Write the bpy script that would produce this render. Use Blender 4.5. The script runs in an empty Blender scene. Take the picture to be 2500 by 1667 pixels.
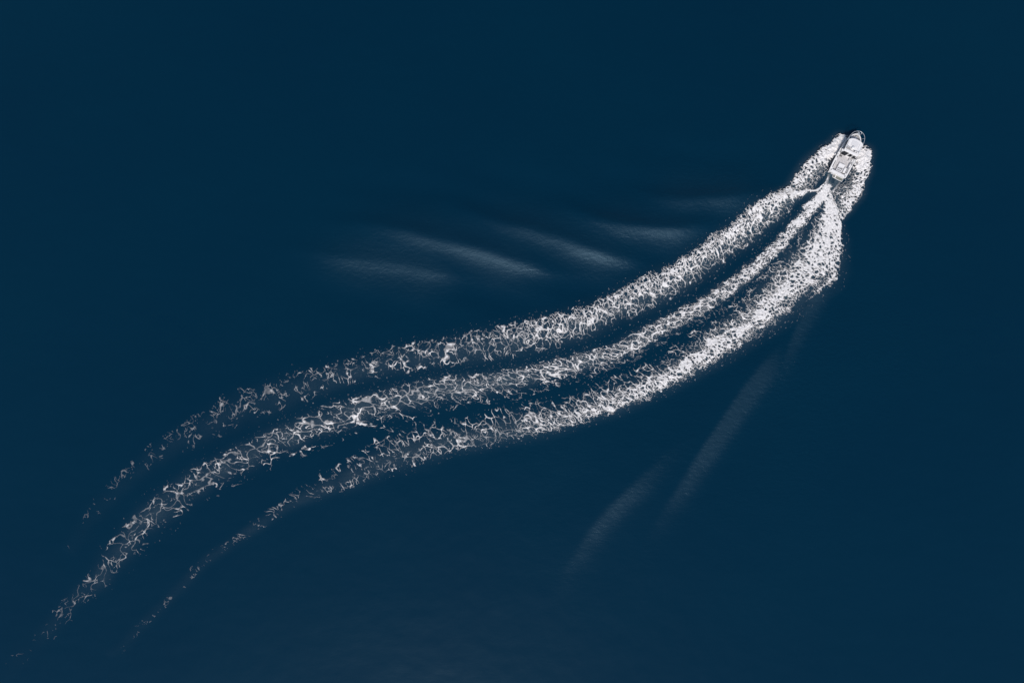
import bpy, bmesh, math
import numpy as np

sc = bpy.context.scene
col = sc.collection
R = math.radians

# ------------------------------------------------------------------ camera, sky, sun, exposure
S = 0.07                 # metres on the water for one pixel of the photograph
CAM_H = 117.0            # drone height
cam = bpy.data.cameras.new('camera')
cam.sensor_width = 36.0
cam.lens = 36.0 * CAM_H / (2500 * S)
cam.clip_start = 1.0
cam.clip_end = 20000.0
cam_o = bpy.data.objects.new('camera', cam)
cam_o.location = (0, 0, CAM_H)
cam_o.rotation_euler = (0, 0, 0)
col.objects.link(cam_o)
sc.camera = cam_o

SUN_EL = 51.0
SUN_AZ = 188.0           # compass bearing the light comes from (0 = +Y, 90 = +X)
world = bpy.data.worlds.new('World')
sc.world = world
world.use_nodes = True
wn = world.node_tree
bg = wn.nodes['Background']
sky = wn.nodes.new('ShaderNodeTexSky')
sky.sky_type = 'NISHITA'
sky.sun_disc = False
sky.sun_elevation = R(SUN_EL)
sky.sun_rotation = R(SUN_AZ)
sky.air_density = 1.0
sky.dust_density = 0.8
wn.links.new(sky.outputs[0], bg.inputs[0])
bg.inputs[1].default_value = 0.085

sun = bpy.data.lights.new('sun', 'SUN')
sun.energy = 2.8
sun.angle = R(10)
sun.color = (1.0, 0.95, 0.905)
sun_o = bpy.data.objects.new('sun', sun)
az, el = R(SUN_AZ), R(SUN_EL)
sun_dir = np.array([math.sin(az) * math.cos(el), math.cos(az) * math.cos(el), math.sin(el)])
from mathutils import Vector, Matrix
sun_o.rotation_euler = Vector(-sun_dir).to_track_quat('-Z', 'Y').to_euler()
sun_o.location = (60, -80, 120)
col.objects.link(sun_o)

sc.view_settings.view_transform = 'Standard'
sc.view_settings.look = 'None'
sc.view_settings.exposure = 0.36
sc.view_settings.gamma = 1.0
sc.view_settings.use_curve_mapping = False
sc.cycles.max_bounces = 8
sc.cycles.transparent_max_bounces = 12

# ------------------------------------------------------------------ small helpers
def tag(o, label=None, cat=None, group=None, kind=None):
    if label: o['label'] = label
    if cat: o['category'] = cat
    if group: o['group'] = group
    if kind: o['kind'] = kind
    return o

def W(px, py):
    """a point of the water plane"""
    return (px - 1250.0) * S, (833.5 - py) * S

def sstep(a, b, x):
    t = np.clip((x - a) / (b - a), 0, 1)
    return t * t * (3 - 2 * t)

# ---- hashed noises in numpy
def _h(ix, iy, seed):
    with np.errstate(over='ignore'):
        n = (ix.astype(np.int64).astype(np.uint32) * np.uint32(0x8da6b343)) ^ (iy.astype(np.int64).astype(np.uint32) * np.uint32(0xd8163841)) ^ np.uint32((seed * 0xcb1ab31f) & 0xffffffff)
        n ^= n >> np.uint32(15); n *= np.uint32(0x2c1b3c6d)
        n ^= n >> np.uint32(12); n *= np.uint32(0x297a2d39)
        n ^= n >> np.uint32(15)
    return n

def _r(ix, iy, seed):
    return _h(ix, iy, seed).astype(np.float64) / 4294967295.0

def perlin(x, y, seed=0):
    ix, iy = np.floor(x), np.floor(y)
    fx, fy = x - ix, y - iy
    ux, uy = fx * fx * fx * (fx * (fx * 6 - 15) + 10), fy * fy * fy * (fy * (fy * 6 - 15) + 10)
    def g(dx, dy):
        a = _r(ix + dx, iy + dy, seed) * 2 * math.pi
        return np.cos(a) * (fx - dx) + np.sin(a) * (fy - dy)
    n0 = g(0, 0) * (1 - ux) + g(1, 0) * ux
    n1 = g(0, 1) * (1 - ux) + g(1, 1) * ux
    return (n0 * (1 - uy) + n1 * uy) * 1.5

def fbm(x, y, seed=0, octaves=3, gain=0.5):
    s, a, t = 0.0, 1.0, 0.0
    for k in range(octaves):
        s = s + a * perlin(x * 2 ** k + 17.3 * k, y * 2 ** k - 9.1 * k, seed + k)
        t += a; a *= gain
    return s / t

def worley(x, y, seed=0):
    ix, iy = np.floor(x), np.floor(y)
    f1 = np.full(x.shape, 9.0); f2 = np.full(x.shape, 9.0)
    for dx in (-1, 0, 1):
        for dy in (-1, 0, 1):
            cx, cy = ix + dx, iy + dy
            d = (cx + _r(cx, cy, seed) - x) ** 2 + (cy + _r(cx, cy, seed + 77) - y) ** 2
            n1 = np.minimum(f1, d)
            f2 = np.minimum(f2, np.maximum(f1, d))
            f1 = n1
    return np.sqrt(f1), np.sqrt(f2)

def uniform(v, seed=1):
    """rank-normalise a field to 0..1 so that a threshold is a coverage"""
    rs = np.random.RandomState(seed)
    s = np.sort(v.ravel()[rs.randint(0, v.size, 20000)])
    return np.interp(v, s, np.linspace(0, 1, s.size))

# ---- materials
def new_mat(name):
    m = bpy.data.materials.new(name)
    m.use_nodes = True
    return m, m.node_tree, m.node_tree.nodes['Principled BSDF']

def paint(name, rgb, rough=0.4, metallic=0.0, var=0.06, scale=6.0, bump=0.0, coat=0.0):
    m, t, b = new_mat(name)
    tc = t.nodes.new('ShaderNodeTexCoord')
    n = t.nodes.new('ShaderNodeTexNoise')
    n.inputs['Scale'].default_value = scale
    n.inputs['Detail'].default_value = 5
    t.links.new(tc.outputs['Object'], n.inputs['Vector'])
    r = t.nodes.new('ShaderNodeValToRGB')
    r.color_ramp.elements[0].position = 0.3
    r.color_ramp.elements[1].position = 0.7
    r.color_ramp.elements[0].color = (*[c * (1 - var * 2) for c in rgb], 1)
    r.color_ramp.elements[1].color = (*[min(1, c * (1 + var)) for c in rgb], 1)
    t.links.new(n.outputs['Fac'], r.inputs['Fac'])
    t.links.new(r.outputs['Color'], b.inputs['Base Color'])
    b.inputs['Roughness'].default_value = rough
    b.inputs['Metallic'].default_value = metallic
    b.inputs['Coat Weight'].default_value = coat
    if bump:
        bp = t.nodes.new('ShaderNodeBump')
        bp.inputs['Strength'].default_value = bump
        bp.inputs['Distance'].default_value = 0.02
        t.links.new(n.outputs['Fac'], bp.inputs['Height'])
        t.links.new(bp.outputs['Normal'], b.inputs['Normal'])
    return m

# ------------------------------------------------------------------ the wake, traced on the water plane
# every band: one edge, the other edge (pixels of the photograph = 7 cm steps on the water)
A_OUT = [(2020,445),(2003,456.6),(1989,463),(1966,463.6),(1938,464),(1908,468),(1879,475),(1855,486),(1838,496),(1816,520),(1800,538),(1784,550),(1738,578),(1703,605),(1644,646),(1581,674),(1530,699),(1466,733),(1415,753),(1351,770),(1300,779),(1232,797),(1142,811),(1079,827),(1015,837),(951,849),(861,874),(734,905),(670,923),(581,951),(491,1002),(415,1053),(351,1099),(300,1142),(250,1190),(208,1230),(149,1331)]
A_IN  = [(2021,458),(2008,463),(1986,466),(1966,475),(1947,487),(1927,503),(1902,529),(1879,545),(1864,561),(1838,584),(1819,597),(1785,614),(1746,648),(1708,673),(1670,702),(1619,730),(1568,755),(1504,778),(1453,806),(1402,828),(1351,843),(1308,851),(1219,872),(1130,882),(1040,895),(925,915),(836,942),(721,987),(593,1030),(530,1060),(448,1098),(376,1138),(325,1180),(280,1225),(240,1270),(180,1350)]
B_MID = [(2024,444,6),(2016,461,12),(2005,478,14),(1979,509,14),(1953,541,15),(1928,570,16),(1904,597,17),(1878,622,18),(1853,648,20),(1802,687,22),(1751,723,23),(1708,752,24),(1657,778,25),(1606,806,26),(1555,835,27),(1504,861,27),(1453,875,28),(1402,890,29),(1351,903,30),(1300,915,31),(1232,931,33),(1155,941,34),(1079,950,36),(1002,968,36),(926,987,36),(887,1000,36),(810,1022,36),(734,1053,36),(657,1086,34),(606,1112,33),(555,1137,33),(504,1163,33),(458,1190,34),(415,1224,35),(372,1260,36),(328,1301,33),(292,1343,31),(262,1385,29),(238,1423,26),(197,1450,22),(167,1476,22),(140,1516,24),(83,1566,24),(24,1632,24),(-20,1690,24)]
C_IN  = [(2018,447),(2017,466),(2014,484),(2010,508),(2004,529),(1993,560),(1962,599),(1930,637),(1899,668),(1868,704),(1835,744),(1789,782),(1738,815),(1721,830),(1683,863),(1619,901),(1555,932),(1466,965),(1385,998),(1295,1012),(1232,1027),(1130,1051),(1040,1065),(951,1090),(836,1155),(759,1193),(695,1228),(622,1276),(574,1309),(490,1366),(410,1452),(362,1497),(326,1532),(282,1580),(258,1592)]
C_OUT = [(2030,450),(2031,478),(2040,501),(2046,529),(2052,557),(2054,587),(2052,612),(2049,628),(2042,660),(2029,683),(1993,710),(1955,738),(1917,774),(1866,808),(1815,842),(1751,884),(1734,893),(1683,921),(1632,949),(1568,977),(1517,1000),(1400,1038),(1334,1056),(1257,1071),(1168,1092),(1104,1100),(1043,1125),(938,1153),(874,1186),(785,1212),(708,1242),(632,1293),(590,1319),(506,1376),(426,1462),(378,1507),(342,1542),(298,1590),(274,1602)]
P_OUT = [(2072,333),(2062,331),(2050,328),(2039,333.5),(2031,345),(2021,354),(2005.5,361),(1993,374),(1981,383),(1960,404.6),(1939,435),(1929,450.5),(1906,466),(1880,478)]
P_IN  = [(2084,344),(2076,354),(2068,362),(2060,370),(2050,378),(2042,383),(2031,390),(2021,402),(2010.6,414),(2000,430),(1984,450),(1972,464),(1945,469),(1905,482)]
Q_OUT = [(2104,352),(2111,356),(2120,360),(2127,371),(2126,381),(2122,388),(2125,398),(2122,414),(2115.7,436.5),(2108,444),(2107.6,453),(2105,460),(2102,476),(2082,499),(2072,519),(2052,540)]
Q_IN  = [(2092,356),(2088,366),(2084,378),(2082,392),(2082,408),(2079,422),(2074,436),(2066,448),(2054,456),(2046,466),(2035,478),(2038,490),(2044,512),(2046,532)]
J1_A = [(2023,422),(2018,436),(2012,452)]
J1_B = [(2027,422),(2023,438),(2020,452)]
J2_A = [(2053,438),(2043,451),(2030,468)]
J2_B = [(2057,440),(2046.5,454),(2033,473)]

def resample(pts, n):
    p = np.array(pts, float)
    d = np.r_[0, np.cumsum(np.hypot(*np.diff(p[:, :2], axis=0).T))]
    # smooth polyline: cubic-ish by dense linear + gaussian smoothing
    t = np.linspace(0, d[-1], n)
    q = np.stack([np.interp(t, d, p[:, k]) for k in range(p.shape[1])], 1)
    k = max(1, int(n * 7.0 / d[-1]))
    ker = np.exp(-0.5 * (np.arange(-3 * k, 3 * k + 1) / k) ** 2); ker /= ker.sum()
    pad = 3 * k
    out = np.empty_like(q)
    for c in range(q.shape[1]):
        e0 = 2 * q[0, c] - q[1:pad + 1, c][::-1]
        e1 = 2 * q[-1, c] - q[-pad - 1:-1, c][::-1]
        out[:, c] = np.convolve(np.r_[e0, q[:, c], e1], ker, 'valid')
    return out

def square(p, guide):
    g = resample(guide, 400)[:, :2]
    d = np.hypot(p[:, None, 0] - g[None, :, 0], p[:, None, 1] - g[None, :, 1])
    k = np.maximum.accumulate(d.argmin(1)).astype(float)
    k = np.convolve(np.r_[[k[0]] * 20, k, [k[-1]] * 20], np.ones(41) / 41, 'valid') + np.linspace(0, 2, len(k))
    k = 0.75 * (k - k[0]) / (k[-1] - k[0]) + 0.25 * np.linspace(0, 1, len(k))
    u = np.linspace(0, 1, len(p))
    return np.stack([np.interp(u, k, p[:, c]) for c in (0, 1)], 1)

class Band:
    def __init__(self, a, b, step=0.06, v0=-0.25, v1=1.25, guide=None):
        n0 = 600
        pa, pb = resample(a, n0), resample(b, n0)
        if guide is not None:            # pair the two edges square across the wake
            pa, pb = square(pa, guide), square(pb, guide)
        mid = (pa + pb) / 2
        L = np.hypot(*np.diff(mid, axis=0).T).sum() * S
        n = int(L / step) + 2
        i = np.linspace(0, n0 - 1, n)
        f = lambda q: np.stack([np.interp(i, np.arange(n0), q[:, k]) for k in (0, 1)], 1)
        pa, pb = f(pa), f(pb)
        wid = np.hypot(*(pb - pa).T) * S
        m = int(np.percentile(wid, 85) * (v1 - v0) / step) + 2
        v = np.linspace(v0, v1, m)
        self.px = pa[:, None, 0] + (pb - pa)[:, None, 0] * v[None]
        self.py = pa[:, None, 1] + (pb - pa)[:, None, 1] * v[None]
        self.x, self.y = W(self.px, self.py)
        ds = np.r_[0, np.cumsum(np.hypot(np.diff(self.x[:, m // 2]), np.diff(self.y[:, m // 2])))]
        self.s = np.repeat(ds[:, None], m, 1)
        self.f = self.s / ds[-1]
        self.v = np.repeat(v[None], n, 0)
        self.w = np.repeat(wid[:, None], m, 1)
        self.t = (self.v - 0.5) * self.w
        self.mx = np.repeat(((pa + pb) / 2)[:, 0][:, None], m, 1)
        self.shape = (n, m)

b_pts = np.array(B_MID, float)
tg = np.gradient(b_pts[:, :2], axis=0); tg /= np.hypot(*tg.T)[:, None]
nrm = np.stack([tg[:, 1], -tg[:, 0]], 1)     # towards band A
b_pts[:, 2] *= np.interp(b_pts[:, 0], [0, 900, 1300, 1900, 2005], [0.95, 0.82, 0.74, 0.76, 1.0])
B_UP = b_pts[:, :2] + nrm * b_pts[:, 2:3]
B_LO = b_pts[:, :2] - nrm * b_pts[:, 2:3]
if B_UP[20, 1] > B_LO[20, 1]: B_UP, B_LO = B_LO, B_UP

bA = Band(A_OUT, A_IN, v0=-0.3, v1=1.5, guide=B_MID[:41])
bB = Band(B_UP, B_LO, v0=-0.4, v1=1.5)
bC = Band(C_IN, C_OUT, v0=-0.9, v1=1.35, guide=B_MID[:41])
bP = Band(P_OUT, P_IN, step=0.05, v0=-0.2, v1=1.2)
bQ = Band(Q_IN, Q_OUT, step=0.05, v0=-0.2, v1=1.2)
bJ1 = Band(J1_A, J1_B, step=0.05, v0=-0.3, v1=1.3)
bJ2 = Band(J2_A, J2_B, step=0.05, v0=-0.3, v1=1.3)

# ------------------------------------------------------------------ the sea: one sheet with the boat's waves in it
GX, GY, GS = 98.0, 70.0, 0.35
gx = np.arange(-GX, GX + 1e-6, GS); gy = np.arange(-GY, GY + 1e-6, GS)
MX, MY = np.meshgrid(gx, gy)

# crest lines of the diverging waves (pixels), half width in m, height in m
RIDGES = [
    ([(690,603),(751,614),(853,630),(955,645),(1057,663),(1159,683)], 2.6, 0.46),
    ([(790,538),(894,551),(981,562),(1057,578),(1134,598),(1210,621),(1287,645),(1390,676)], 2.7, 0.92),
    ([(1060,484),(1134,513),(1210,539),(1287,559),(1363,580),(1440,607),(1516,633),(1610,658)], 2.7, 0.92),
    ([(1360,492),(1414,518),(1491,545),(1567,557),(1644,559),(1760,550)], 2.6, 1.15),
    ([(1520,452),(1600,478),(1695,486),(1771,484),(1880,470)], 2.6, 0.85),
    ([(2008,672),(1968,742),(1936,802),(1908,867),(1882,921),(1850,1000)], 2.3, 0.16),
    ([(1880,852),(1832,913),(1777,986),(1723,1067),(1669,1154),(1614,1235),(1545,1350)], 2.9, 0.22),
    ([(1690,1030),(1647,1073),(1544,1170),(1479,1235),(1419,1306),(1370,1382),(1325,1480)], 2.9, 0.18),
]

RIPPLE = {5: 1.2, 6: 1.35, 7: 0.8}

def poly_dist(X, Y, pts):
    p = resample(pts, 60)
    wx, wy = W(p[:, 0], p[:, 1])
    best = np.full(X.shape, 1e9); sgn = np.zeros(X.shape); par = np.zeros(X.shape)
    for k in range(len(wx) - 1):
        ax, ay, dx, dy = wx[k], wy[k], wx[k + 1] - wx[k], wy[k + 1] - wy[k]
        q = ((X - ax) * dx + (Y - ay) * dy) / (dx * dx + dy * dy)
        lo, hi = (-9.0 if k == 0 else 0.0), (9.0 if k == len(wx) - 2 else 1.0)
        qc = np.clip(q, lo, hi)
        d = np.hypot(X - ax - qc * dx, Y - ay - qc * dy)
        s = np.sign((X - ax) * dy - (Y - ay) * dx)
        m = d < best
        best[m] = d[m]; sgn[m] = s[m]; par[m] = (k + q[m]) / (len(wx) - 1)
    return best * sgn, par

HZ = np.zeros(MX.shape); RIP = np.zeros(MX.shape)
wob = fbm(MX / 9.0, MY / 9.0, 5, 2)
for k_, (pts, w, a) in enumerate(RIDGES):
    d, q = poly_dist(MX, MY, pts)
    env = (sstep(-0.12, 0.45, q) * (1 - sstep(0.7, 1.12, q))) if k_ < 5 else (sstep(-0.12, 0.12 if k_ < 7 else 0.5, q) * (1 - sstep(0.3, 1.08, q)))
    d = d + wob * 0.45
    prof = (np.exp(-np.sqrt((d / w) ** 2 + 0.12) * 1.35 + 0.4) if k_ < 5 else np.exp(-(d / (1.45 * w)) ** 2)) - 0.22 * np.exp(-((np.abs(d) - 2.6 * w) / w) ** 2)
    # fine ripples ride on the face of each wave (both faces of the steep western ones)
    tt = -d / w
    face = np.exp(-(d / (2.2 * w)) ** 2) if k_ < 5 else RIPPLE[k_] * sstep(-0.25, 0.45, tt) * np.exp(-(np.maximum(tt - 0.5, 0) / 0.95) ** 2)
    RIP = np.maximum(RIP, env * face)
    HZ += a * env * prof * (1 + 0.10 * fbm(MX / 7, MY / 7, 9, 2))
# a long low swell and cat's-paw chop
HZ += 0.10 * fbm(MX / 34 + 3, MY / 21, 21, 2) + 0.030 * fbm(MX / 4.5, MY / 3.2, 31, 3)

# water thrown up under the wake's bands, hollow between them; air in the water behind the screws
ACC = np.zeros(MX.shape); CNT = np.zeros(MX.shape); AIR = np.zeros(MX.shape)
def splat(b, hump, air):
    ix = np.clip(((b.x + GX) / GS).round().astype(int), 0, len(gx) - 1)
    iy = np.clip(((b.y + GY) / GS).round().astype(int), 0, len(gy) - 1)
    h = np.zeros(MX.shape); c = np.zeros(MX.shape); a = np.zeros(MX.shape)
    np.add.at(h, (iy, ix), hump); np.add.at(c, (iy, ix), 1.0); np.add.at(a, (iy, ix), air)
    c1 = np.maximum(c, 1)
    return h / c1, a / c1

def blur(z, k=1):
    for _ in range(k):
        z = (np.roll(z, 1, 0) + np.roll(z, -1, 0) + 2 * z) / 4
        z = (np.roll(z, 1, 1) + np.roll(z, -1, 1) + 2 * z) / 4
    return z

def along(b, pairs):
    xs, ys = zip(*sorted(pairs))
    return np.interp(b.mx, xs, ys)

bell = lambda v, c, w: np.exp(-((v - c) / w) ** 2)
cl = fbm(bA.x / 2.2, bA.y / 2.2, 41, 3) * 0.5 + 0.6
hA, aA = splat(bA, bell(bA.v, 0.3, 0.4) * along(bA, [(0, .02), (700, .08), (1300, .22), (1800, .42), (1990, .3), (2030, .1)]),
               np.clip(bell(bA.v, 0.6, 0.45) * along(bA, [(0, 0), (200, .01), (700, .07), (1300, .20), (1900, .42)]) * cl, 0, 1))
cl = fbm(bB.x / 3.5, bB.y / 3.5, 42, 3) * 0.9 + 0.75
hB, aB = splat(bB, bell(bB.v, 0.5, 0.4) * along(bB, [(0, .01), (1300, .08), (1900, .2), (2030, .12)]),
               np.clip(bell(bB.v, 0.5, 0.42) * along(bB, [(0, .0), (150, .02), (300, .10), (900, .22), (1500, .24), (1900, .32), (2030, .6)]) * cl, 0, 1))
cl = fbm(bC.x / 2.2, bC.y / 2.2, 43, 3) * 0.5 + 0.6
hC, aC = splat(bC, bell(bC.v, 0.6, 0.42) * along(bC, [(0, .02), (700, .06), (1300, .2), (1900, .42), (2030, .2)]),
               np.clip(bell(bC.v, 0.45, 0.5) * along(bC, [(0, 0), (300, .02), (700, .09), (1300, .24), (1900, .42)]) * cl, 0, 1))
hP, aP = splat(bP, bell(bP.v, 0.4, 0.4) * (0.12 + 0.3 * bell(bP.f, 0.2, 0.25)), 0.3 * bell(bP.v, 0.5, 0.5))
hQ, aQ = splat(bQ, bell(bQ.v, 0.6, 0.4) * (0.12 + 0.3 * bell(bQ.f, 0.2, 0.25)), 0.3 * bell(bQ.v, 0.5, 0.5))
HZ += blur(np.maximum.reduce([hA, hB, hC, hP, hQ]), 4)
AIR = blur(np.maximum.reduce([aA, aB, aC, aP, aQ]), 2)
bx0, by0 = W(2026, 448)     # churned water right under the transom
AIR = np.maximum(AIR, 0.55 * np.exp(-((MX - bx0 - .4) ** 2 + (MY - by0 - .2) ** 2) / 1.6) * (0.6 + fbm(MX / .8, MY / .8, 3, 2)))
edge = sstep(0, 12, GX - np.abs(MX)) * sstep(0, 8, GY - np.abs(MY))
HZ *= edge; AIR = np.clip(AIR * edge, 0, 1)

def sea_z(x, y):
    fx = np.clip((x + GX) / GS, 0, len(gx) - 1.001); fy = np.clip((y + GY) / GS, 0, len(gy) - 1.001)
    ix, iy = fx.astype(int), fy.astype(int); fx = fx - ix; fy = fy - iy
    return (HZ[iy, ix] * (1 - fx) + HZ[iy, ix + 1] * fx) * (1 - fy) + (HZ[iy + 1, ix] * (1 - fx) + HZ[iy + 1, ix + 1] * fx) * fy

def mesh_np(name, co, faces, attrs=None, smooth=True):
    me = bpy.data.meshes.new(name)
    me.vertices.add(len(co)); me.vertices.foreach_set('co', np.ascontiguousarray(co, np.float32).ravel())
    me.loops.add(faces.size); me.loops.foreach_set('vertex_index', np.ascontiguousarray(faces, np.int32).ravel())
    me.polygons.add(len(faces))
    k = faces.shape[1]
    me.polygons.foreach_set('loop_start', np.arange(0, faces.size, k, dtype=np.int32))
    try: me.polygons.foreach_set('loop_total', np.full(len(faces), k, np.int32))
    except Exception: pass
    if smooth: me.polygons.foreach_set('use_smooth', np.ones(len(faces), bool))
    for a, d in (attrs or {}).items():
        at = me.attributes.new(a, 'FLOAT', 'POINT'); at.data.foreach_set('value', np.ascontiguousarray(d, np.float32).ravel())
    me.update(calc_edges=True); me.validate()
    return me

ext = GX + np.array([2, 5, 10, 20, 40, 80, 160, 320, 640, 1300, 2600, 5200.])
exy = GY + np.array([2, 5, 10, 20, 40, 80, 160, 320, 640, 1300, 2600, 5200.])
fxs = np.r_[-ext[::-1], gx, ext]; fys = np.r_[-exy[::-1], gy, exy]
FX, FY = np.meshgrid(fxs, fys)
FZ = np.pad(HZ, 12); FA = np.pad(AIR, 12); FR = np.pad(RIP * edge, 12)
# ruffled water around the boat and its wake, glassy farther off
BRZ = 0.12 + 0.75 * np.exp(-(((MX - 38) / 42) ** 2 + ((MY - 4) / 34) ** 2)) * (0.8 + 0.5 * fbm(MX / 14, MY / 11, 55, 3)) + 0.5 * RIP
FB = np.pad(np.clip(BRZ * edge + 0.12 * (1 - edge), 0.05, 1), 12, constant_values=0.12)
ny, nx = FX.shape
idx = np.arange(nx * ny).reshape(ny, nx)
quads = np.stack([idx[:-1, :-1], idx[:-1, 1:], idx[1:, 1:], idx[1:, :-1]], -1).reshape(-1, 4)
me = mesh_np('water', np.stack([FX, FY, FZ], -1).reshape(-1, 3), quads, {'air': FA, 'ripple': FR, 'breeze': FB})
water = bpy.data.objects.new('water', me); col.objects.link(water)
tag(water, 'deep navy blue open sea with smooth wave ridges spreading from the wake', 'sea', kind='structure')

m, t, b = new_mat('sea_water')
tc = t.nodes.new('ShaderNodeTexCoord')
mp = t.nodes.new('ShaderNodeMapping'); mp.inputs['Rotation'].default_value = (0, 0, R(-18)); mp.inputs['Scale'].default_value = (0.6, 1.15, 1)
t.links.new(tc.outputs['Object'], mp.inputs['Vector'])
def noise(scale, detail, rough, src):
    n = t.nodes.new('ShaderNodeTexNoise'); n.inputs['Scale'].default_value = scale
    n.inputs['Detail'].default_value = detail; n.inputs['Roughness'].default_value = rough
    t.links.new(src, n.inputs['Vector']); return n
n1 = noise(1.5, 6, 0.62, mp.outputs['Vector'])
n1.inputs['Distortion'].default_value = 0.4
n2 = noise(0.028, 3, 0.5, tc.outputs['Object'])
bp = t.nodes.new('ShaderNodeBump'); bp.inputs['Strength'].default_value = 1.0; bp.inputs['Distance'].default_value = 0.11
t.links.new(n1.outputs['Fac'], bp.inputs['Height'])
# ripples come and go with the breeze
mr = t.nodes.new('ShaderNodeMapRange'); mr.inputs[1].default_value = 0.35; mr.inputs[2].default_value = 0.65; mr.inputs[3].default_value = 0.5; mr.inputs[4].default_value = 1.0
t.links.new(n2.outputs['Fac'], mr.inputs[0])
br = t.nodes.new('ShaderNodeAttribute'); br.attribute_name = 'breeze'
bm_ = t.nodes.new('ShaderNodeMath'); bm_.operation = 'MULTIPLY'
t.links.new(mr.outputs[0], bm_.inputs[0]); t.links.new(br.outputs['Fac'], bm_.inputs[1]); t.links.new(bm_.outputs[0], bp.inputs['Strength'])
t.links.new(bp.outputs['Normal'], b.inputs['Normal'])
deep = t.nodes.new('ShaderNodeMix'); deep.data_type = 'RGBA'
deep.inputs['A'].default_value = (0.0, 0.0150, 0.0345, 1)
deep.inputs['B'].default_value = (0.0, 0.0190, 0.0390, 1)
t.links.new(n2.outputs['Fac'], deep.inputs['Factor'])
at = t.nodes.new('ShaderNodeAttribute'); at.attribute_name = 'air'
n3 = noise(3.2, 6, 0.7, tc.outputs['Object'])
mul = t.nodes.new('ShaderNodeMath'); mul.operation = 'MULTIPLY'
mr3 = t.nodes.new('ShaderNodeMapRange'); mr3.inputs[1].default_value = 0.3; mr3.inputs[2].default_value = 0.75; mr3.inputs[3].default_value = 0.5; mr3.inputs[4].default_value = 1.5
t.links.new(n3.outputs['Fac'], mr3.inputs[0])
t.links.new(at.outputs['Fac'], mul.inputs[0]); t.links.new(mr3.outputs[0], mul.inputs[1])
airm = t.nodes.new('ShaderNodeMix'); airm.data_type = 'RGBA'
t.links.new(mul.outputs[0], airm.inputs['Factor']); t.links.new(deep.outputs['Result'], airm.inputs['A'])
airm.inputs['B'].default_value = (0.17, 0.215, 0.23, 1)
t.links.new(airm.outputs['Result'], b.inputs['Base Color'])
rip = t.nodes.new('ShaderNodeAttribute'); rip.attribute_name = 'ripple'
rr = t.nodes.new('ShaderNodeMapRange'); rr.inputs[3].default_value = 0.08; rr.inputs[4].default_value = 0.46; rr.clamp = False
t.links.new(rip.outputs['Fac'], rr.inputs[0]); t.links.new(rr.outputs[0], b.inputs['Roughness'])
b.inputs['IOR'].default_value = 1.333
b.inputs['Specular Tint'].default_value = (0.52, 0.80, 1.0, 1)
water.data.materials.append(m)

# ------------------------------------------------------------------ foam
m, t, b = new_mat('sea_foam')
tc = t.nodes.new('ShaderNodeTexCoord')
n = t.nodes.new('ShaderNodeTexNoise'); n.inputs['Scale'].default_value = 3.6; n.inputs['Detail'].default_value = 4
t.links.new(tc.outputs['Object'], n.inputs['Vector'])
rp = t.nodes.new('ShaderNodeValToRGB')
rp.color_ramp.elements[0].position = 0.35; rp.color_ramp.elements[0].color = (0.56, 0.545, 0.53, 1)
rp.color_ramp.elements[1].position = 0.65; rp.color_ramp.elements[1].color = (0.84, 0.805, 0.78, 1)
t.links.new(n.outputs['Fac'], rp.inputs['Fac']); t.links.new(rp.outputs['Color'], b.inputs['Base Color'])
b.inputs['Roughness'].default_value = 0.8
b.inputs['Specular IOR Level'].default_value = 0.2
at = t.nodes.new('ShaderNodeAttribute'); at.attribute_name = 'cover'
tr = t.nodes.new('ShaderNodeBsdfTransparent'); mx = t.nodes.new('ShaderNodeMixShader')
t.links.new(at.outputs['Fac'], mx.inputs[0]); t.links.new(tr.outputs[0], mx.inputs[1]); t.links.new(b.outputs[0], mx.inputs[2])
t.links.new(mx.outputs[0], t.nodes['Material Output'].inputs['Surface'])
FOAM = m

def lace(b, cell, ax, seed, warp=0.35):
    """web of foam: bright along the edges of bubbly cells, in the band's own coordinates"""
    u, v = b.s / cell, b.t / (cell * ax)
    wx = fbm(u * 0.9, v * 0.9, seed + 3, 2); wy = fbm(u * 0.9 + 31, v * 0.9 - 7, seed + 5, 2)
    f1, f2 = worley(u + wx * warp * 2, v + wy * warp * 2, seed)
    return uniform(-(f2 - f1) + 0.05 * fbm(u * 3, v * 3, seed + 8, 2))

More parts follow.
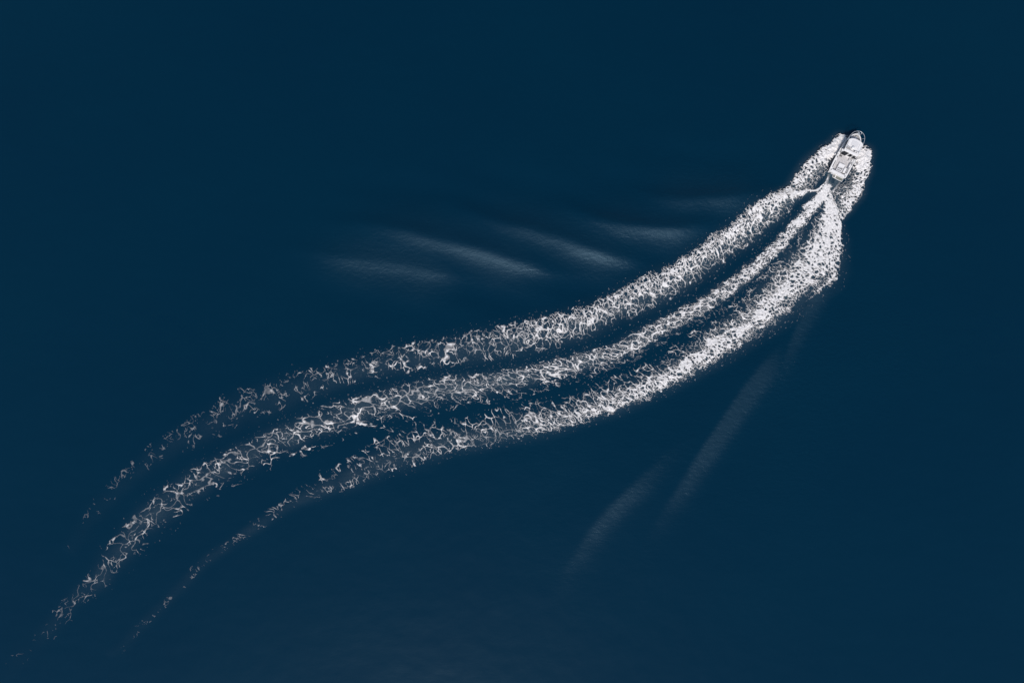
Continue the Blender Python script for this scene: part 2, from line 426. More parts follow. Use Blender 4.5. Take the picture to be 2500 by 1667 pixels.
def foam(name, b, cov, opac, relief, fields, label, fleck_c=0.0, flecks=0.5, lift=0.03, soft=0.11, seed=0):
    """fields: (share of the coverage, web); the webs are laid over each other"""
    cov = np.clip(cov, 0, 1.15) * sstep(0.0, 1.3, b.s + 0.9 * fbm(b.s / 0.5, b.t / 0.5, seed + 61, 3))
    fine = 0.03 * fbm(b.s / 0.3, b.t / 0.3, seed + 60, 2)
    gate = uniform(fbm(b.s / 2.4, b.t / 1.7, seed + 90, 4, 0.6))
    thick = 0.75 * fbm(b.s / 1.6, b.t / 1.6, seed + 95, 3)
    a = np.zeros(b.shape); L = np.zeros(b.shape)
    for share, f in fields:
        c = 1 - np.clip(1 - cov, 0, 1) ** np.clip(share, 0, 1) + np.maximum(cov - 1, 0)
        # sparse foam keeps its thread width and comes in patches; threads swell and thin out
        c = c * (1 + thick * np.clip(1.3 - c, 0, 1))
        ce = np.maximum(c, 0.09)
        keep = np.where(c > 0.09, 1.0, sstep(-0.3, 0.3, gate - (1 - np.clip(c / 0.09, 0, 1)) + 0.15))
        sf = np.clip(ce * 0.8, 0.02, soft)
        ai = sstep(-sf, sf, f + fine * np.clip(ce, 0.05, 1) - (1 - ce)) * keep * sstep(0.002, 0.02, c)
        a = 1 - (1 - a) * (1 - ai)
        L = np.maximum(L, f)
    # flecks of spray and loose bubbles, thinning away from the band
    fl = uniform(fbm(b.s / 0.42, b.t / 0.42, seed + 97, 3, 0.7))
    a = np.maximum(a, flecks * sstep(-0.03, 0.03, fl - (1 - 0.012 * np.clip(fleck_c, 0, 1))))
    a = a * np.where(opac > 0.95, opac, np.clip(opac * (0.5 + 1.0 * sstep(0.55, 0.92, gate)), 0, 1))
    bump = fbm(b.s / 0.55, b.t / 0.55, seed + 70, 3)
    z = sea_z(b.x, b.y) + lift + relief * (0.35 * a + 0.55 * np.maximum(bump + 0.15, 0) * a + 0.25 * L * a)
    n, m_ = b.shape
    ids = np.arange(n * m_).reshape(n, m_)
    q = np.stack([ids[:-1, :-1], ids[1:, :-1], ids[1:, 1:], ids[:-1, 1:]], -1).reshape(-1, 4)
    am = a.ravel()[q].max(1)
    q = q[am > 0.07]
    # faces look up
    x, y = b.x.ravel(), b.y.ravel()
    cr = (x[q[:, 1]] - x[q[:, 0]]) * (y[q[:, 3]] - y[q[:, 0]]) - (y[q[:, 1]] - y[q[:, 0]]) * (x[q[:, 3]] - x[q[:, 0]])
    q[cr < 0] = q[cr < 0][:, ::-1]
    used, inv = np.unique(q, return_inverse=True)
    me = mesh_np(name, np.stack([x, y, z.ravel()], -1)[used], inv.reshape(q.shape), {'cover': a.ravel()[used]})
    o = bpy.data.objects.new(name, me); col.objects.link(o)
    me.materials.append(FOAM)
    tag(o, label, 'foam', kind='stuff')
    return o

# wandering edges
def wv(b, seed, amp=0.5, size=1.6):
    return b.v + amp * fbm(b.s / size, b.t / size, seed, 3) / np.maximum(b.w, 0.8)

# --- band A: left (outer edge v = 0)
v = wv(bA, 101, 0.9)
big, mid_, small = lace(bA, 2.5, 1.1, 11, 0.5), lace(bA, 0.95, 1.2, 12, 0.4), lace(bA, 0.6, 1.2, 13)
nearw = along(bA, [(0, 0), (1150, 0.05), (1600, 0.6), (1820, 1)])
farw = along(bA, [(0, 1), (700, .9), (1300, .55), (1700, 0.1), (2000, 0)])
tend = lace(bA, 1.55, 1.4, 14, 0.45)
ins = sstep(0.30, 0.62, v)
cA = along(bA, [(0, 0), (130, .01), (300, .05), (500, .10), (700, .07), (900, .11), (1100, .18), (1300, .28), (1500, .40), (1700, .51), (1850, .62), (1900, .72), (1935, .90), (1970, 1.06), (2030, 1.12)])
prof = sstep(-0.10, 0.12, v) * (1 - sstep(0.40, 1.25, v))
patch = 1 + along(bA, [(0, 1.0), (800, .8), (1400, .4), (1900, .3), (2000, .05)]) * fbm(bA.s / 4.5, bA.t / 2.8, 105, 3)
spk = sstep(0.5, 0.75, fbm(bA.s / .5, bA.t / .5, 106, 2)) * (1 - sstep(0.8, 1.5, bA.v)) * sstep(-.3, 0, bA.v) * 0.2
foam('wake_foam', bA, cA * prof * patch, along(bA, [(0, .05), (250, .10), (500, .24), (700, .40), (900, .64), (1300, .96), (1600, 1), (2100, 1)]),
     along(bA, [(0, .02), (900, .05), (1500, .12), (1850, .2), (1960, .2), (2000, .12), (2040, .1)]),
     [(0.85 * (1 - 0.65 * farw) * (1 - 0.6 * nearw) * (1 - 0.92 * ins), mid_), (nearw * 0.75 * (1 - 0.6 * ins), small), (farw * 0.65, big), (0.85 * ins * (1 - 0.5 * farw) * (1 - 0.45 * nearw), tend)],
     'white foam trail along the left, inner side of the curved wake', fleck_c=bell(bA.v, 0.4, 0.62) * sstep(-.3, -.05, bA.v) * (1 - sstep(1.2, 1.5, bA.v)) * patch * along(bA, [(0, 0), (200, .05), (500, .25), (1000, .5), (1700, .6), (1880, .3), (1950, .1)]), seed=1)

# --- band B: centre
v = wv(bB, 111, 0.8)
big, mid_, small = lace(bB, 2.6, 0.9, 21, 0.5), lace(bB, 1.1, 1.0, 22), lace(bB, 0.55, 0.85, 23)
nearw = along(bB, [(0, 0), (1300, .1), (1750, .6), (1950, 1)])
farw = along(bB, [(0, 1), (900, 1), (1400, .6), (1800, .1)])
cB = along(bB, [(0, .02), (80, .05), (150, .09), (250, .10), (400, .14), (650, .17), (900, .20), (1150, .22), (1350, .28), (1550, .36), (1750, .48), (1900, .58), (1970, .72), (1995, .95), (2008, 1.08), (2030, 1.12)])
prof = sstep(-0.15, 0.2, v) * (1 - sstep(0.70, 1.12, v))
tail = 0.05 * bell(bB.v, 1.2, 0.3) * along(bB, [(0, .1), (600, .3), (1000, 1), (1400, 1), (1700, .2)])
patch = 1 + along(bB, [(0, .9), (1200, .5), (2000, .05)]) * fbm(bB.s / 5, bB.t / 3, 115, 3)
foam('wake_foam', bB, (cB * prof + tail) * patch, along(bB, [(0, .04), (100, .08), (180, .20), (280, .38), (600, .66), (1000, .9), (1600, 1), (2100, 1)]),
     along(bB, [(0, .02), (900, .04), (1500, .1), (1850, .16), (2000, .1), (2040, .1)]),
     [(0.75 - 0.55 * farw - 0.3 * nearw, mid_), (nearw * 0.65, small), (farw * 0.8, big)],
     'white foam trail down the middle of the curved wake, straight behind the boat', fleck_c=bell(bB.v, 0.6, 0.62) * sstep(-.4, -.1, bB.v) * (1 - sstep(1.2, 1.5, bB.v)) * patch * along(bB, [(0, 0), (200, .2), (500, .4), (1000, .6), (1700, .8), (1990, .4)]), lift=0.036, seed=2)

# --- band C: right (outer edge v = 1)
v = wv(bC, 121, 0.9)
big, mid_, small = lace(bC, 2.5, 1.3, 31, 0.5), lace(bC, 0.95, 1.3, 32, 0.4), lace(bC, 0.6, 1.2, 33)
nearw = along(bC, [(0, 0), (1200, .05), (1620, .6), (1850, 1)])
farw = along(bC, [(0, 1), (700, .9), (1300, .55), (1700, .1)])
tend = lace(bC, 1.55, 1.5, 34, 0.45)
ins = 1 - sstep(0.12, 0.42, v)
cC = along(bC, [(0, .02), (280, .10), (450, .11), (700, .07), (900, .10), (1100, .17), (1300, .28), (1500, .43), (1700, .54), (1850, .54), (1950, .54), (1990, .57), (2012, .64), (2022, .74), (2030, .90), (2038, 1.08), (2060, 1.12)])
# scattered flecks on the inner side, a solid core, a ragged outer edge
outer_soft = along(bC, [(0, .75), (1300, .80), (1650, .62), (1960, .45), (2010, .85), (2060, .93)])
prof = sstep(-0.15, 0.3, v) * (1 - sstep(outer_soft, 1.08, v))
prof = prof * (1 + 0.35 * bell(v, 0.42, 0.22) * along(bC, [(0, 0), (1300, .4), (1700, 1), (2010, .8), (2030, 0)]))
fw = along(bC, [(0, 1), (900, 1), (1300, .6), (1600, 0)])
prof = prof * (1 - fw + fw * (0.25 + 0.95 * sstep(0.25, 0.8, v)))
prof = prof + 0.75 * bell(v, 0.99, 0.05) * along(bC, [(0, 0), (1930, 0), (1965, 1), (2020, 1)])
inner = 0.13 * sstep(-0.9, -0.05, bC.v) * (1 - sstep(0.0, 0.3, bC.v)) * along(bC, [(0, 0), (400, .1), (700, .5), (1000, .9), (1500, 1), (1750, .8), (1900, .5), (2000, .3)])
patch = 1 + along(bC, [(0, 1.2), (800, .9), (1400, .4), (1900, .4), (2020, .25), (2035, .05)]) * fbm(bC.s / 4.0, bC.t / 2.6, 125, 3)
foam('wake_foam', bC, (cC * prof + inner) * patch, along(bC, [(0, .05), (270, .05), (350, .10), (500, .16), (700, .30), (900, .52), (1100, .78), (1300, .95), (1600, 1), (2100, 1)]),
     along(bC, [(0, .02), (900, .05), (1500, .12), (1850, .2), (1960, .2), (2000, .12), (2040, .1)]),
     [(0.85 * (1 - 0.65 * farw) * (1 - 0.6 * nearw) * (1 - 0.92 * ins), mid_), (nearw * 0.75 * (1 - 0.6 * ins), small), (farw * 0.65, big), (0.85 * ins * (1 - 0.5 * farw) * (1 - 0.45 * nearw), tend)],
     'broad white foam trail along the right, outer side of the curved wake', fleck_c=bell(bC.v, 0.55, 0.75) * sstep(-.9, -.2, bC.v) * (1 - sstep(1.1, 1.35, bC.v)) * patch * along(bC, [(0, 0), (250, .05), (500, .2), (1000, .5), (1700, .8), (1880, .5), (1950, .15), (2020, 0)]), lift=0.042, seed=3)

# --- bow waves
for bb, flip, lab, sd in ((bP, False, 'white bow wave foam peeling off the left side of the boat', 4), (bQ, True, 'white bow wave foam peeling off the right side of the boat', 5)):
    v = wv(bb, 130 + sd, 0.45, 0.9)
    if flip: v = 1 - v
    mid_, small = lace(bb, 0.9, 1.2, 50 + sd), lace(bb, 0.6, 1.1, 52 + sd)
    cf = np.interp(bb.f, [0, .05, .3, .45, .6, .8, 1], [.9, 1.05, .98, .84, .74, .68, .55])
    soft_in = np.interp(bb.f, [0, .25, .45, .6, 1], [1.2, .95, .68, .66, .8])
    prof = sstep(-0.08, 0.10, v) * (1 - sstep(soft_in - 0.35, soft_in + 0.25, v) * 0.85)
    dark = 0.30 * bell(v, 0.15, 0.12) * np.interp(bb.f, [.1, .3, 1], [0, 1, 1])
    foam('bow_wave_foam', bb, cf * prof - dark * sstep(-.2, .6, fbm(bb.s / 1.2, bb.t / 1.2, 140 + sd, 2)), np.ones(bb.shape), np.interp(bb.f, [0, .25, 1], [.3, .4, .22]),
         [(0.4, mid_), (0.6, small)], lab, lift=0.05, seed=sd)
# --- the two thin sheets that leave the corners of the transom
for bb, lab, sd in ((bJ1, 'thin white sheet of water leaving the left corner of the stern', 6), (bJ2, 'thin white streak of water behind the end of the swim platform', 7)):
    prof = sstep(-0.25, 0.2, wv(bb, 150 + sd, .12, .5)) * (1 - sstep(0.75, 1.2, wv(bb, 152 + sd, .12, .5)))
    foam('stern_spray', bb, prof * 0.94, 0.62 * np.ones(bb.shape), 0.15 * np.ones(bb.shape), [(1.0, lace(bb, .3, .5, 160 + sd))], lab, lift=0.06, seed=sd)

# ------------------------------------------------------------------ the boat (local: x to starboard, y forward, z up, stern at y = 0)
GEL = paint('white_gelcoat', (0.80, 0.775, 0.755), 0.35, var=0.04, scale=1.5, coat=0.3)
GEL2 = paint('off_white_nonskid', (0.66, 0.645, 0.64), 0.6, var=0.06, scale=9, bump=0.2)
GREY = paint('grey_deck', (0.52, 0.50, 0.495), 0.75, var=0.10, scale=5, bump=0.3)
DARK = paint('black_rubber', (0.018, 0.02, 0.024), 0.6, var=0.1)
MIDG = paint('mid_grey_trim', (0.16, 0.155, 0.155), 0.6, var=0.1)
CANV = paint('grey_canvas', (0.30, 0.285, 0.28), 0.9, var=0.15, scale=14, bump=0.4)
TEAK = paint('weathered_teak', (0.20, 0.205, 0.175), 0.8, var=0.18, scale=12, bump=0.3)
STEEL = paint('polished_rail', (0.72, 0.74, 0.75), 0.28, metallic=0.35, var=0.03)
GLASS = paint('tinted_window', (0.006, 0.010, 0.016), 0.10, var=0.1)
GLASS.node_tree.nodes['Principled BSDF'].inputs['Specular IOR Level'].default_value = 0.05
VINYL = paint('white_vinyl', (0.78, 0.76, 0.745), 0.5, var=0.04)

bx, by = 55.14, 28.31
boat = bpy.data.objects.new('motorboat', None); col.objects.link(boat)
boat.location = (bx, by, 0.0)
boat.rotation_euler = (R(0.8), 0, R(-26.3))
tag(boat, 'white cabin motorboat with open stern cockpit, racing ahead of its foaming wake', 'boat')

def obj(name, bm, mat, parent=None, smooth=False, bevel=0.0):
    me = bpy.data.meshes.new(name)
    if bevel:
        bmesh.ops.bevel(bm, geom=bm.edges[:], offset=bevel, segments=2, affect='EDGES', profile=0.7)
    bmesh.ops.recalc_face_normals(bm, faces=bm.faces[:])
    bm.to_mesh(me); bm.free()
    if smooth:
        for p in me.polygons: p.use_smooth = True
    me.materials.append(mat)
    o = bpy.data.objects.new(name, me); col.objects.link(o)
    o.parent = parent
    return o

def box(bm, x0, x1, y0, y1, z0, z1):
    vs = [bm.verts.new((x, y, z)) for z in (z0, z1) for x, y in ((x0, y0), (x1, y0), (x1, y1), (x0, y1))]
    for f in ((3, 2, 1, 0), (4, 5, 6, 7), (0, 1, 5, 4), (1, 2, 6, 5), (2, 3, 7, 6), (3, 0, 4, 7)):
        bm.faces.new([vs[i] for i in f])
    return vs

def pbox(name, x0, x1, y0, y1, z0, z1, mat, parent=None, bevel=0.02):
    bm = bmesh.new(); box(bm, x0, x1, y0, y1, z0, z1)
    return obj(name, bm, mat, parent or boat, bevel=bevel)

def curve(pts, n=6):
    """Catmull-Rom through the points"""
    P = [Vector(p) for p in pts]; out = []
    for i in range(len(P) - 1):
        p0, p1, p2, p3 = P[max(i - 1, 0)], P[i], P[i + 1], P[min(i + 2, len(P) - 1)]
        for k in range(n):
            q = k / n
            out.append(0.5 * (2 * p1 + (p2 - p0) * q + (2 * p0 - 5 * p1 + 4 * p2 - p3) * q * q + (3 * p1 - p0 - 3 * p2 + p3) * q ** 3))
    return out + [P[-1]]

def tube(bm, pts, r, sides=8):
    pts = [Vector(p) for p in pts]; rings = []
    for i, p in enumerate(pts):
        d = (pts[min(i + 1, len(pts) - 1)] - pts[max(i - 1, 0)]).normalized()
        u = d.cross(Vector((0, 0, 1)))
        if u.length < 1e-3: u = Vector((1, 0, 0))
        u.normalize(); w = u.cross(d)
        rings.append([bm.verts.new(p + r * (math.cos(a) * u + math.sin(a) * w)) for a in [2 * math.pi * k / sides for k in range(sides)]])
    for a, b_ in zip(rings, rings[1:]):
        for k in range(sides):
            bm.faces.new((a[k], a[(k + 1) % sides], b_[(k + 1) % sides], b_[k]))
    bm.faces.new(rings[0][::-1]); bm.faces.new(rings[-1])

def ptube(name, pts, r, mat, parent=None, sides=8):
    bm = bmesh.new(); tube(bm, pts, r, sides)
    return obj(name, bm, mat, parent or boat, smooth=True)

def lathe(bm, cx, cy, prof, n=20):
    rings = [[bm.verts.new((cx + r * math.cos(2 * math.pi * k / n), cy + r * math.sin(2 * math.pi * k / n), z)) for k in range(n)] for r, z in prof]
    for a, b_ in zip(rings, rings[1:]):
        for k in range(n): bm.faces.new((a[k], a[(k + 1) % n], b_[(k + 1) % n], b_[k]))
    bm.faces.new(rings[0][::-1]); bm.faces.new(rings[-1])

def plate(name, pts, z0, z1, mat, parent=None, bevel=0.0, camber=0.0):
    bm = bmesh.new()
    lo = [bm.verts.new((x, y, z0)) for x, y in pts]; hi = [bm.verts.new((x, y, z1)) for x, y in pts]
    bm.faces.new(lo[::-1]); bm.faces.new(hi)
    for k in range(len(pts)):
        j = (k + 1) % len(pts)
        bm.faces.new((lo[k], lo[j], hi[j], hi[k]))
    return obj(name, bm, mat, parent or boat, bevel=bevel)

YS = [0, .5, 1, 2, 3, 4, 4.6, 5.2, 5.7, 6.1, 6.4, 6.7, 6.95, 7.15, 7.3, 7.4, 7.46]
HB = [1.52, 1.55, 1.57, 1.585, 1.57, 1.53, 1.49, 1.42, 1.33, 1.22, 1.10, .94, .77, .60, .42, .26, .10]
half = lambda y: float(np.interp(y, YS, HB))
sheer = lambda y: 0.95 + 0.36 * max(0, y / 7.46) ** 1.6
# hull
bm = bmesh.new(); rings = []
for y, hb in zip(YS, HB):
    k = max(0, (y - 4.5) / 3.0); zs = sheer(y) - 0.05; zk = -0.35 + 0.75 * k * k; zc = min(0.02 + 0.55 * k, zs - .1)
    f = 1 - 0.45 * k
    sec = [(0, zk), (hb * .90 * f, zc), (hb * (1 - .06 * (1 + 2 * k)), zc + (zs - zc) * .55), (hb, zs)]
    ring = [(-x, z) for x, z in sec[::-1]] + sec[1:]
    rings.append([bm.verts.new((x, y - 0.10 * 0, z)) for x, z in ring])
for a, b_ in zip(rings, rings[1:]):
    for k in range(len(a) - 1): bm.faces.new((a[k], a[k + 1], b_[k + 1], b_[k]))
bm.faces.new(rings[0]); bm.faces.new(rings[-1][::-1])
hull = obj('hull', bm, GEL, boat, smooth=False)
# cap rail all round the sheer
def rim(off_out, off_in, z_lo, z_hi, y0=0.0, sheer_add=0.0):
    path = [(-half(y), y) for y in YS if y >= y0] + [(0, 7.50)] + [(half(y), y) for y in YS[::-1] if y >= y0]
    n = len(path); out = []
    for i, (x, y) in enumerate(path):
        ax, ay = path[max(i - 1, 0)]; cx_, cy_ = path[min(i + 1, n - 1)]
        tx, ty = cx_ - ax, cy_ - ay; l = math.hypot(tx, ty); nx_, ny_ = -ty / l, tx / l
        out.append((x, y, nx_, ny_))
    bm = bmesh.new(); rs = []
    for x, y, nx_, ny_ in out:
        z = sheer(y)
        rs.append([bm.verts.new((x + nx_ * o, y + ny_ * o, z + h)) for o, h in ((off_out, z_lo), (off_out, z_hi), (-off_in, z_hi), (-off_in, z_lo))])
    for a, b_ in zip(rs, rs[1:]):
        for k in range(4): bm.faces.new((a[k], a[(k + 1) % 4], b_[(k + 1) % 4], b_[k]))
    bm.faces.new(rs[0]); bm.faces.new(rs[-1][::-1])
    return bm
obj('gunwale', rim(0.035, 0.14, -0.05, 0.035), GEL, boat)
obj('rub_rail', rim(0.06, -0.005, -0.27, -0.19), DARK, boat)
obj('bulwark_liner', rim(-0.10, 0.135, -0.50, -0.052), GEL2, boat)
# transom top, decks
pbox('transom_board', -1.36, 1.36, -0.02, 0.44, 0.80, 0.975, GEL)
plate('foredeck', [(-half(y) + .13, y) for y in YS if 3.5 < y < 7.2] + [(half(y) - .13, y) for y in YS[::-1] if 3.5 < y < 7.2], 0.93, 0.985, GREY)
floor = pbox('cockpit_floor', -1.22, 1.22, 0.43, 3.62, 0.36, 0.45, GREY, bevel=0)
for s_ in (-1, 1):
    c = pbox('side_coaming', min(s_ * 1.18, s_ * 1.42), max(s_ * 1.18, s_ * 1.42), 0.43, 3.56, 0.42, 0.955, GEL)
    pbox('pocket_shade', min(s_ * 1.235, s_ * 1.345), max(s_ * 1.235, s_ * 1.345), 0.75, 1.95, 0.955, 0.962, DARK, c, 0)  # flat dark strip painted for the shade inside an open pocket
    pbox('pocket_shade', min(s_ * 1.235, s_ * 1.345), max(s_ * 1.235, s_ * 1.345), 2.50, 2.88, 0.955, 0.963, DARK, c, 0)
for x, y in ((-1.30, .27), (1.27, .27)):
    bm = bmesh.new(); lathe(bm, x, y, [(.085, .976), (.085, .99), (.06, 1.0)], 12); obj('rod_holder', bm, DARK, boat)
for x, y, a in ((-1.46, 3.05, 0), (1.47, 2.45, 0), (-1.0, 6.55, 0.6), (1.02, 6.5, -0.6)):
    bm = bmesh.new(); z = sheer(y) + .035
    dx, dy = math.sin(-a) * .13, math.cos(a) * .13
    tube(bm, [(x - dx, y - dy, z + .06), (x + dx, y + dy, z + .06)], .025); tube(bm, [(x, y, z - .005), (x, y, z + .06)], .03)
    obj('cleat', bm, MIDG, boat)
# cockpit fittings
eb = pbox('engine_box', -.47, .60, .62, 2.08, .45, .70, GEL2, bevel=.03)
pbox('engine_box_lid', -.43, .60, 1.58, 2.06, .70, .745, VINYL, eb)
for x0, x1, y0, y1 in ((-.38, .42, .82, .92), (-.38, .30, 1.13, 1.25), (.33, .45, 1.10, 1.40), (.05, .329, 1.32, 1.38)):
    pbox('vent_slot', x0, x1, y0, y1, .70, .706, DARK, eb, 0)
gap_shade = pbox('box_gap_shade', .64, 1.172, .66, 1.80, .45, .47, DARK, bevel=0)  # flat dark plate stands for the shaded gap around the storage box
sb = pbox('storage_box', .71, 1.12, .76, 1.72, .45, .74, VINYL, bevel=.03)
pbox('latch', .90, .96, 1.70, 1.735, .62, .68, STEEL, sb, 0)
pbox('step_pad', -.98, -.52, 3.12, 3.42, .45, .50, MIDG)
ptube('floor_line', curve([(-.62, .72, .48), (-.56, 1.1, .48), (-.60, 1.5, .48), (-.50, 1.75, .48)]), .03, MIDG)  # dark line along the cockpit floor, drawn as a thin tube
pbox('grab_handle', -1.06, -.78, 3.10, 3.16, .93, .99, DARK)
pbox('bait_well', .72, 1.12, 2.95, 3.40, .45, .78, GEL2)
pbox('bait_well_knob', .86, .98, 3.10, 3.22, .78, .84, DARK)
# swim platform
pts = [(-.36, -.02), (-.38, -.28), (-.28, -.44), (-.05, -.50), (1.25, -.50), (1.42, -.40), (1.50, -.02)]
bm = bmesh.new()
for k in range(7):
    y0 = -.475 + k * .066
    box(bm, -.30 if k > 0 else -.1, 1.40 if k > 0 else 1.25, y0, y0 + .052, .24, .275)
sp = obj('platform_deck', bm, TEAK, boat); 
ptube('platform_frame', curve([(x, y, .27) for x, y in pts], 4), .035, GEL)
pbox('boarding_ladder', .02, .16, -.46, -.04, .276, .33, GEL)
for x in (-.1, 1.2): pbox('platform_bracket', x - .03, x + .03, -.40, .02, .10, .235, MIDG, bevel=0)
pbox('exhaust_outlet', -1.15, -.80, -.05, .01, .20, .42, DARK)
# wheelhouse: four walls
bm = bmesh.new()
prof = [(3.56, .42), (6.30, .42), (6.30, 1.42), (5.72, 2.2), (3.56, 2.2)]
L_ = [bm.verts.new((-1.16 + .06 * (z > 1.9), y, z)) for y, z in prof]; R_ = [bm.verts.new((1.18 - .06 * (z > 1.9), y, z)) for y, z in prof]
bm.faces.new(L_); bm.faces.new(R_[::-1])
for k in range(5): bm.faces.new((L_[k], R_[k], R_[(k + 1) % 5], L_[(k + 1) % 5]))
house = obj('wheelhouse', bm, GEL, boat, bevel=.03)
for x0, x1, z0 in ((-1.09, -.14, .55), (.06, .60, .98), (.76, 1.14, .98)):
    w_ = pbox('cabin_door' if z0 < 1 else 'aft_window', x0, x1, 3.525, 3.57, z0, 2.08, GLASS, bevel=.008)
    if z0 < 1: pbox('door_handle', -.26, -.22, 3.50, 3.532, 1.15, 1.35, STEEL, w_, 0)
for s_ in (-1, 1):
    for y0, y1 in ((3.75, 4.55), (4.68, 5.50)):
        bm = bmesh.new(); x = 1.17 * s_ if s_ < 0 else 1.19
        x2 = x - s_ * .055
        v_ = [bm.verts.new(p) for p in ((x, y0, 1.42), (x, y1 + .25 * (y1 > 5), 1.42), (x2, y1, 2.08), (x2, y0, 2.08))]
        w2 = [bm.verts.new((p.co.x - s_ * .05, p.co.y, p.co.z)) for p in v_]
        bm.faces.new(v_); bm.faces.new(w2[::-1])
        for k in range(4): bm.faces.new((v_[k], w2[k], w2[(k + 1) % 4], v_[(k + 1) % 4]))
        obj('side_window', bm, GLASS, boat)
for x0, x1 in ((-1.02, -.36), (-.30, .32), (.38, 1.04)):
    bm = bmesh.new(); d = Vector((0, .80, .597)) * .012
    v_ = [bm.verts.new(Vector(p) + d) for p in ((x0, 6.25, 1.49), (x1, 6.25, 1.49), (x1 * .97, 5.80, 2.09), (x0 * .97, 5.80, 2.09))]
    w2 = [bm.verts.new(v.co - d * 3) for v in v_]
    bm.faces.new(v_); bm.faces.new(w2[::-1])
    for k in range(4): bm.faces.new((v_[k], w2[k], w2[(k + 1) % 4], v_[(k + 1) % 4]))
    obj('windshield_pane', bm, GLASS, boat)
# roof with a rounded front, raised hatch, seams
fr = [(1.30, 5.55), (1.22, 5.80), (.95, 5.99), (.5, 6.10), (0, 6.13), (-.5, 6.06), (-.95, 5.90), (-1.20, 5.66), (-1.25, 5.45)]
roof = plate('roof', [(-1.24, 3.57), (1.30, 3.57)] + fr, 2.20, 2.30, GEL, bevel=.02)
pbox('roof_hatch', -.62, .52, 4.78, 5.72, 2.30, 2.335, GEL2, roof, .012)
pbox('roof_seam', .70, .725, 4.55, 5.70, 2.30, 2.312, MIDG, roof, 0)
pbox('roof_visor', -.90, .80, 3.58, 3.92, 2.30, 2.37, VINYL, roof, .02)
for s_ in (-1, 1):
    x = -1.12 if s_ < 0 else 1.17
    ptube('grab_rail', [(x, 3.9, 2.30), (x, 3.95, 2.38), (x, 5.3, 2.38), (x, 5.35, 2.30)], .022, STEEL, roof)
pbox('side_wing', -1.52, -1.17, 3.46, 3.78, 2.02, 2.10, GEL)
ptube('wing_post', [(-1.46, 3.52, .95), (-1.46, 3.52, 2.03)], .03, STEEL)
# roof gear: radar dome, rolled canvas, rack, lamp, horn, aerials
bm = bmesh.new(); lathe(bm, -.05, 4.50, [(.20, 2.30), (.27, 2.34), (.29, 2.44), (.25, 2.52), (.12, 2.56), (.02, 2.565)], 24)
obj('radar_dome', bm, VINYL, boat, smooth=True)
ptube('canvas_roll', curve([(-1.05, 4.16, 2.38), (-.7, 4.20, 2.385), (-.35, 4.14, 2.38)], 5), .085, CANV)
ptube('roof_rack', curve([(-1.08, 4.42, 2.31), (-1.05, 4.45, 2.44), (-.5, 4.36, 2.46), (.3, 4.18, 2.46), (1.05, 4.30, 2.44), (1.10, 4.28, 2.31)], 5), .024, MIDG)
ptube('roof_rack', [(-1.02, 3.98, 2.42), (.25, 3.98, 2.42), (.32, 4.15, 2.45)], .024, MIDG)
for x, y in ((-1.02, 3.98), (.25, 3.98), (.3, 4.18)): ptube('rack_leg', [(x, y, 2.30), (x, y, 2.45)], .018, MIDG)
bm = bmesh.new(); tube(bm, [(.32, 3.98, 2.47), (.42, 4.10, 2.47)], .07, 12); tube(bm, [(.37, 4.04, 2.30), (.37, 4.04, 2.47)], .03)
obj('searchlight', bm, DARK, boat)
bm = bmesh.new(); tube(bm, [(.75, 3.98, 2.36), (.85, 4.14, 2.36)], .05, 10); tube(bm, [(.80, 4.06, 2.30), (.80, 4.06, 2.36)], .02)
obj('horn', bm, MIDG, boat)
ptube('aerial', [(1.10, 4.10, 2.30), (1.12, 4.28, 3.1)], .018, STEEL)
ptube('aerial', [(.62, 4.24, 2.30), (.66, 4.12, 2.75)], .018, STEEL)
pbox('outrigger_base', 1.20, 1.46, 3.36, 3.56, 1.52, 1.62, DARK)
ptube('outrigger_pole', [(1.40, 3.45, 1.62), (1.62, 3.10, 2.0), (1.74, 2.80, 2.2)], .014, MIDG)
# foredeck
pbox('trunk_cabin', -.72, .76, 6.25, 6.52, .98, 1.30, GEL, bevel=.05)
pbox('anchor_locker', -.12, .16, 6.58, 7.0, .985, 1.02, GEL)
bm = bmesh.new(); lathe(bm, .02, 7.08, [(.10, .985), (.10, 1.08), (.06, 1.12), (.06, 1.18)], 14); obj('windlass', bm, STEEL, boat, smooth=True)
for s_ in (-1, 1):
    for y0, y1 in ((5.95, 6.30), (6.52, 7.02)):
        n_ = 6; bm = bmesh.new(); top = []
        for k in range(n_ + 1):
            y = y0 + (y1 - y0) * k / n_; h = half(y)
            top.append([bm.verts.new((s_ * (h - o), y, z)) for o, z in ((.30, .985), (.30, 1.02), (.17, 1.02), (.17, .985))])
        for a, b_ in zip(top, top[1:]):
            for k in range(4): bm.faces.new((a[k], a[(k + 1) % 4], b_[(k + 1) % 4], b_[k]))
        bm.faces.new(top[0]); bm.faces.new(top[-1][::-1])
        obj('deck_pad', bm, MIDG, boat)
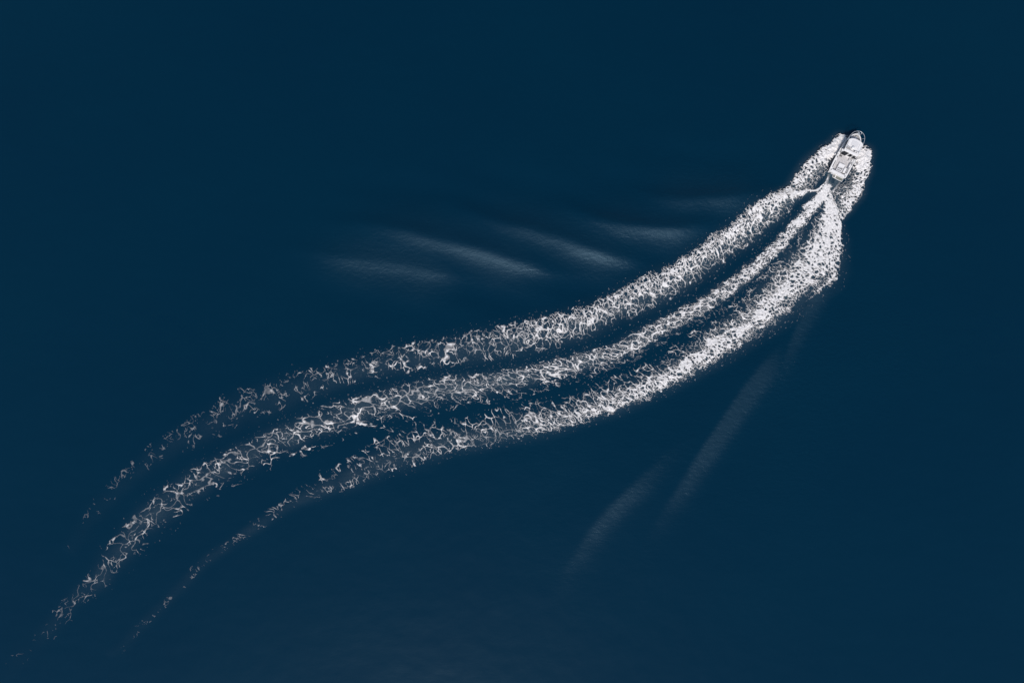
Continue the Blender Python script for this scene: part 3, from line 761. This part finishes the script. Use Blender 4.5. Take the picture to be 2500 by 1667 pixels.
# rails
rail = curve([(-1.36, 5.45, 1.28), (-1.34, 5.75, 1.66), (-1.31, 6.2, 1.86), (-1.20, 6.70, 1.92), (-.95, 7.18, 1.95), (-.55, 7.52, 1.96), (0, 7.70, 1.97), (.5, 7.60, 1.96), (.92, 7.32, 1.95), (1.20, 6.84, 1.92), (1.33, 6.3, 1.86), (1.36, 5.8, 1.66), (1.38, 5.5, 1.28)], 5)
ptube('bow_rail', rail, .026, STEEL)
for y in (6.15, 6.9):
    for s_ in (-1, 1):
        top = min((p for p in rail if p.x * s_ > 0), key=lambda p: abs(p.y - y))
        ptube('stanchion', [(s_ * (half(y) - .03), y, sheer(y)), top], .017, STEEL)
for x in (-.32, .34):
    top = min(rail[20:-20], key=lambda p: abs(p.x - x))
    ptube('stanchion', [(x, 7.28, sheer(7.28)), top], .017, STEEL)
for s_ in (-1, 1):
    pth = [(s_ * (half(y) - .04), y, sheer(y) + (.02 if y in (2.62, 5.02) else .5)) for y in (2.62, 2.75, 3.4, 4.2, 4.9, 5.02)]
    ptube('side_rail', pth, .022, STEEL)
    for y in (3.4, 4.2): ptube('stanchion', [(s_ * (half(y) - .04), y, sheer(y)), (s_ * (half(y) - .04), y, sheer(y) + .5)], .015, STEEL)
pbox('bow_roller', -.02, .16, 7.30, 7.72, 1.30, 1.36, STEEL, bevel=.01)

# anchor stowed on the roller: lifts away on its own
anc = bpy.data.objects.new('anchor', None); col.objects.link(anc)
anc.matrix_world = Matrix.Translation((bx, by, 0)) @ Matrix.Rotation(R(-26.3), 4, 'Z') @ Matrix.Rotation(R(.8), 4, 'X')
tag(anc, 'small steel anchor hanging under the bow rail at the tip of the boat', 'anchor')
bm = bmesh.new(); tube(bm, [(.07, 7.25, 1.40), (.07, 7.66, 1.40), (.07, 7.78, 1.30)], .03); obj('shank', bm, STEEL, anc)
for s_ in (-1, 1):
    bm = bmesh.new(); c = .07
    v_ = [bm.verts.new(p) for p in ((c, 7.80, 1.29), (c + s_ * .17, 7.70, 1.38), (c + s_ * .12, 7.56, 1.42), (c + s_ * .02, 7.66, 1.34), (c, 7.80, 1.25), (c + s_ * .17, 7.70, 1.34), (c + s_ * .12, 7.56, 1.38), (c + s_ * .02, 7.66, 1.30))]
    bm.faces.new(v_[:4]); bm.faces.new(v_[4:][::-1])
    for k in range(4): bm.faces.new((v_[k], v_[k + 4], v_[(k + 1) % 4 + 4], v_[(k + 1) % 4]))
    obj('fluke', bm, STEEL, anc)

# fender over the port side
fd = bpy.data.objects.new('fender', None); col.objects.link(fd)
fd.matrix_world = Matrix.Translation((bx, by, 0)) @ Matrix.Rotation(R(-26.3), 4, 'Z') @ Matrix.Translation((-1.76, 3.02, .3))
tag(fd, 'white fender hanging over the left side of the boat amidships', 'fender')
bm = bmesh.new(); lathe(bm, 0, 0, [(.03, 0), (.10, .04), (.13, .12), (.13, .46), (.10, .56), (.035, .61)], 16); obj('fender_body', bm, VINYL, fd, smooth=True)
bm = bmesh.new(); tube(bm, [(0, 0, .60), (.06, 0, .78), (.20, 0, 1.05)], .012, 6); obj('rope', bm, MIDG, fd, smooth=True)
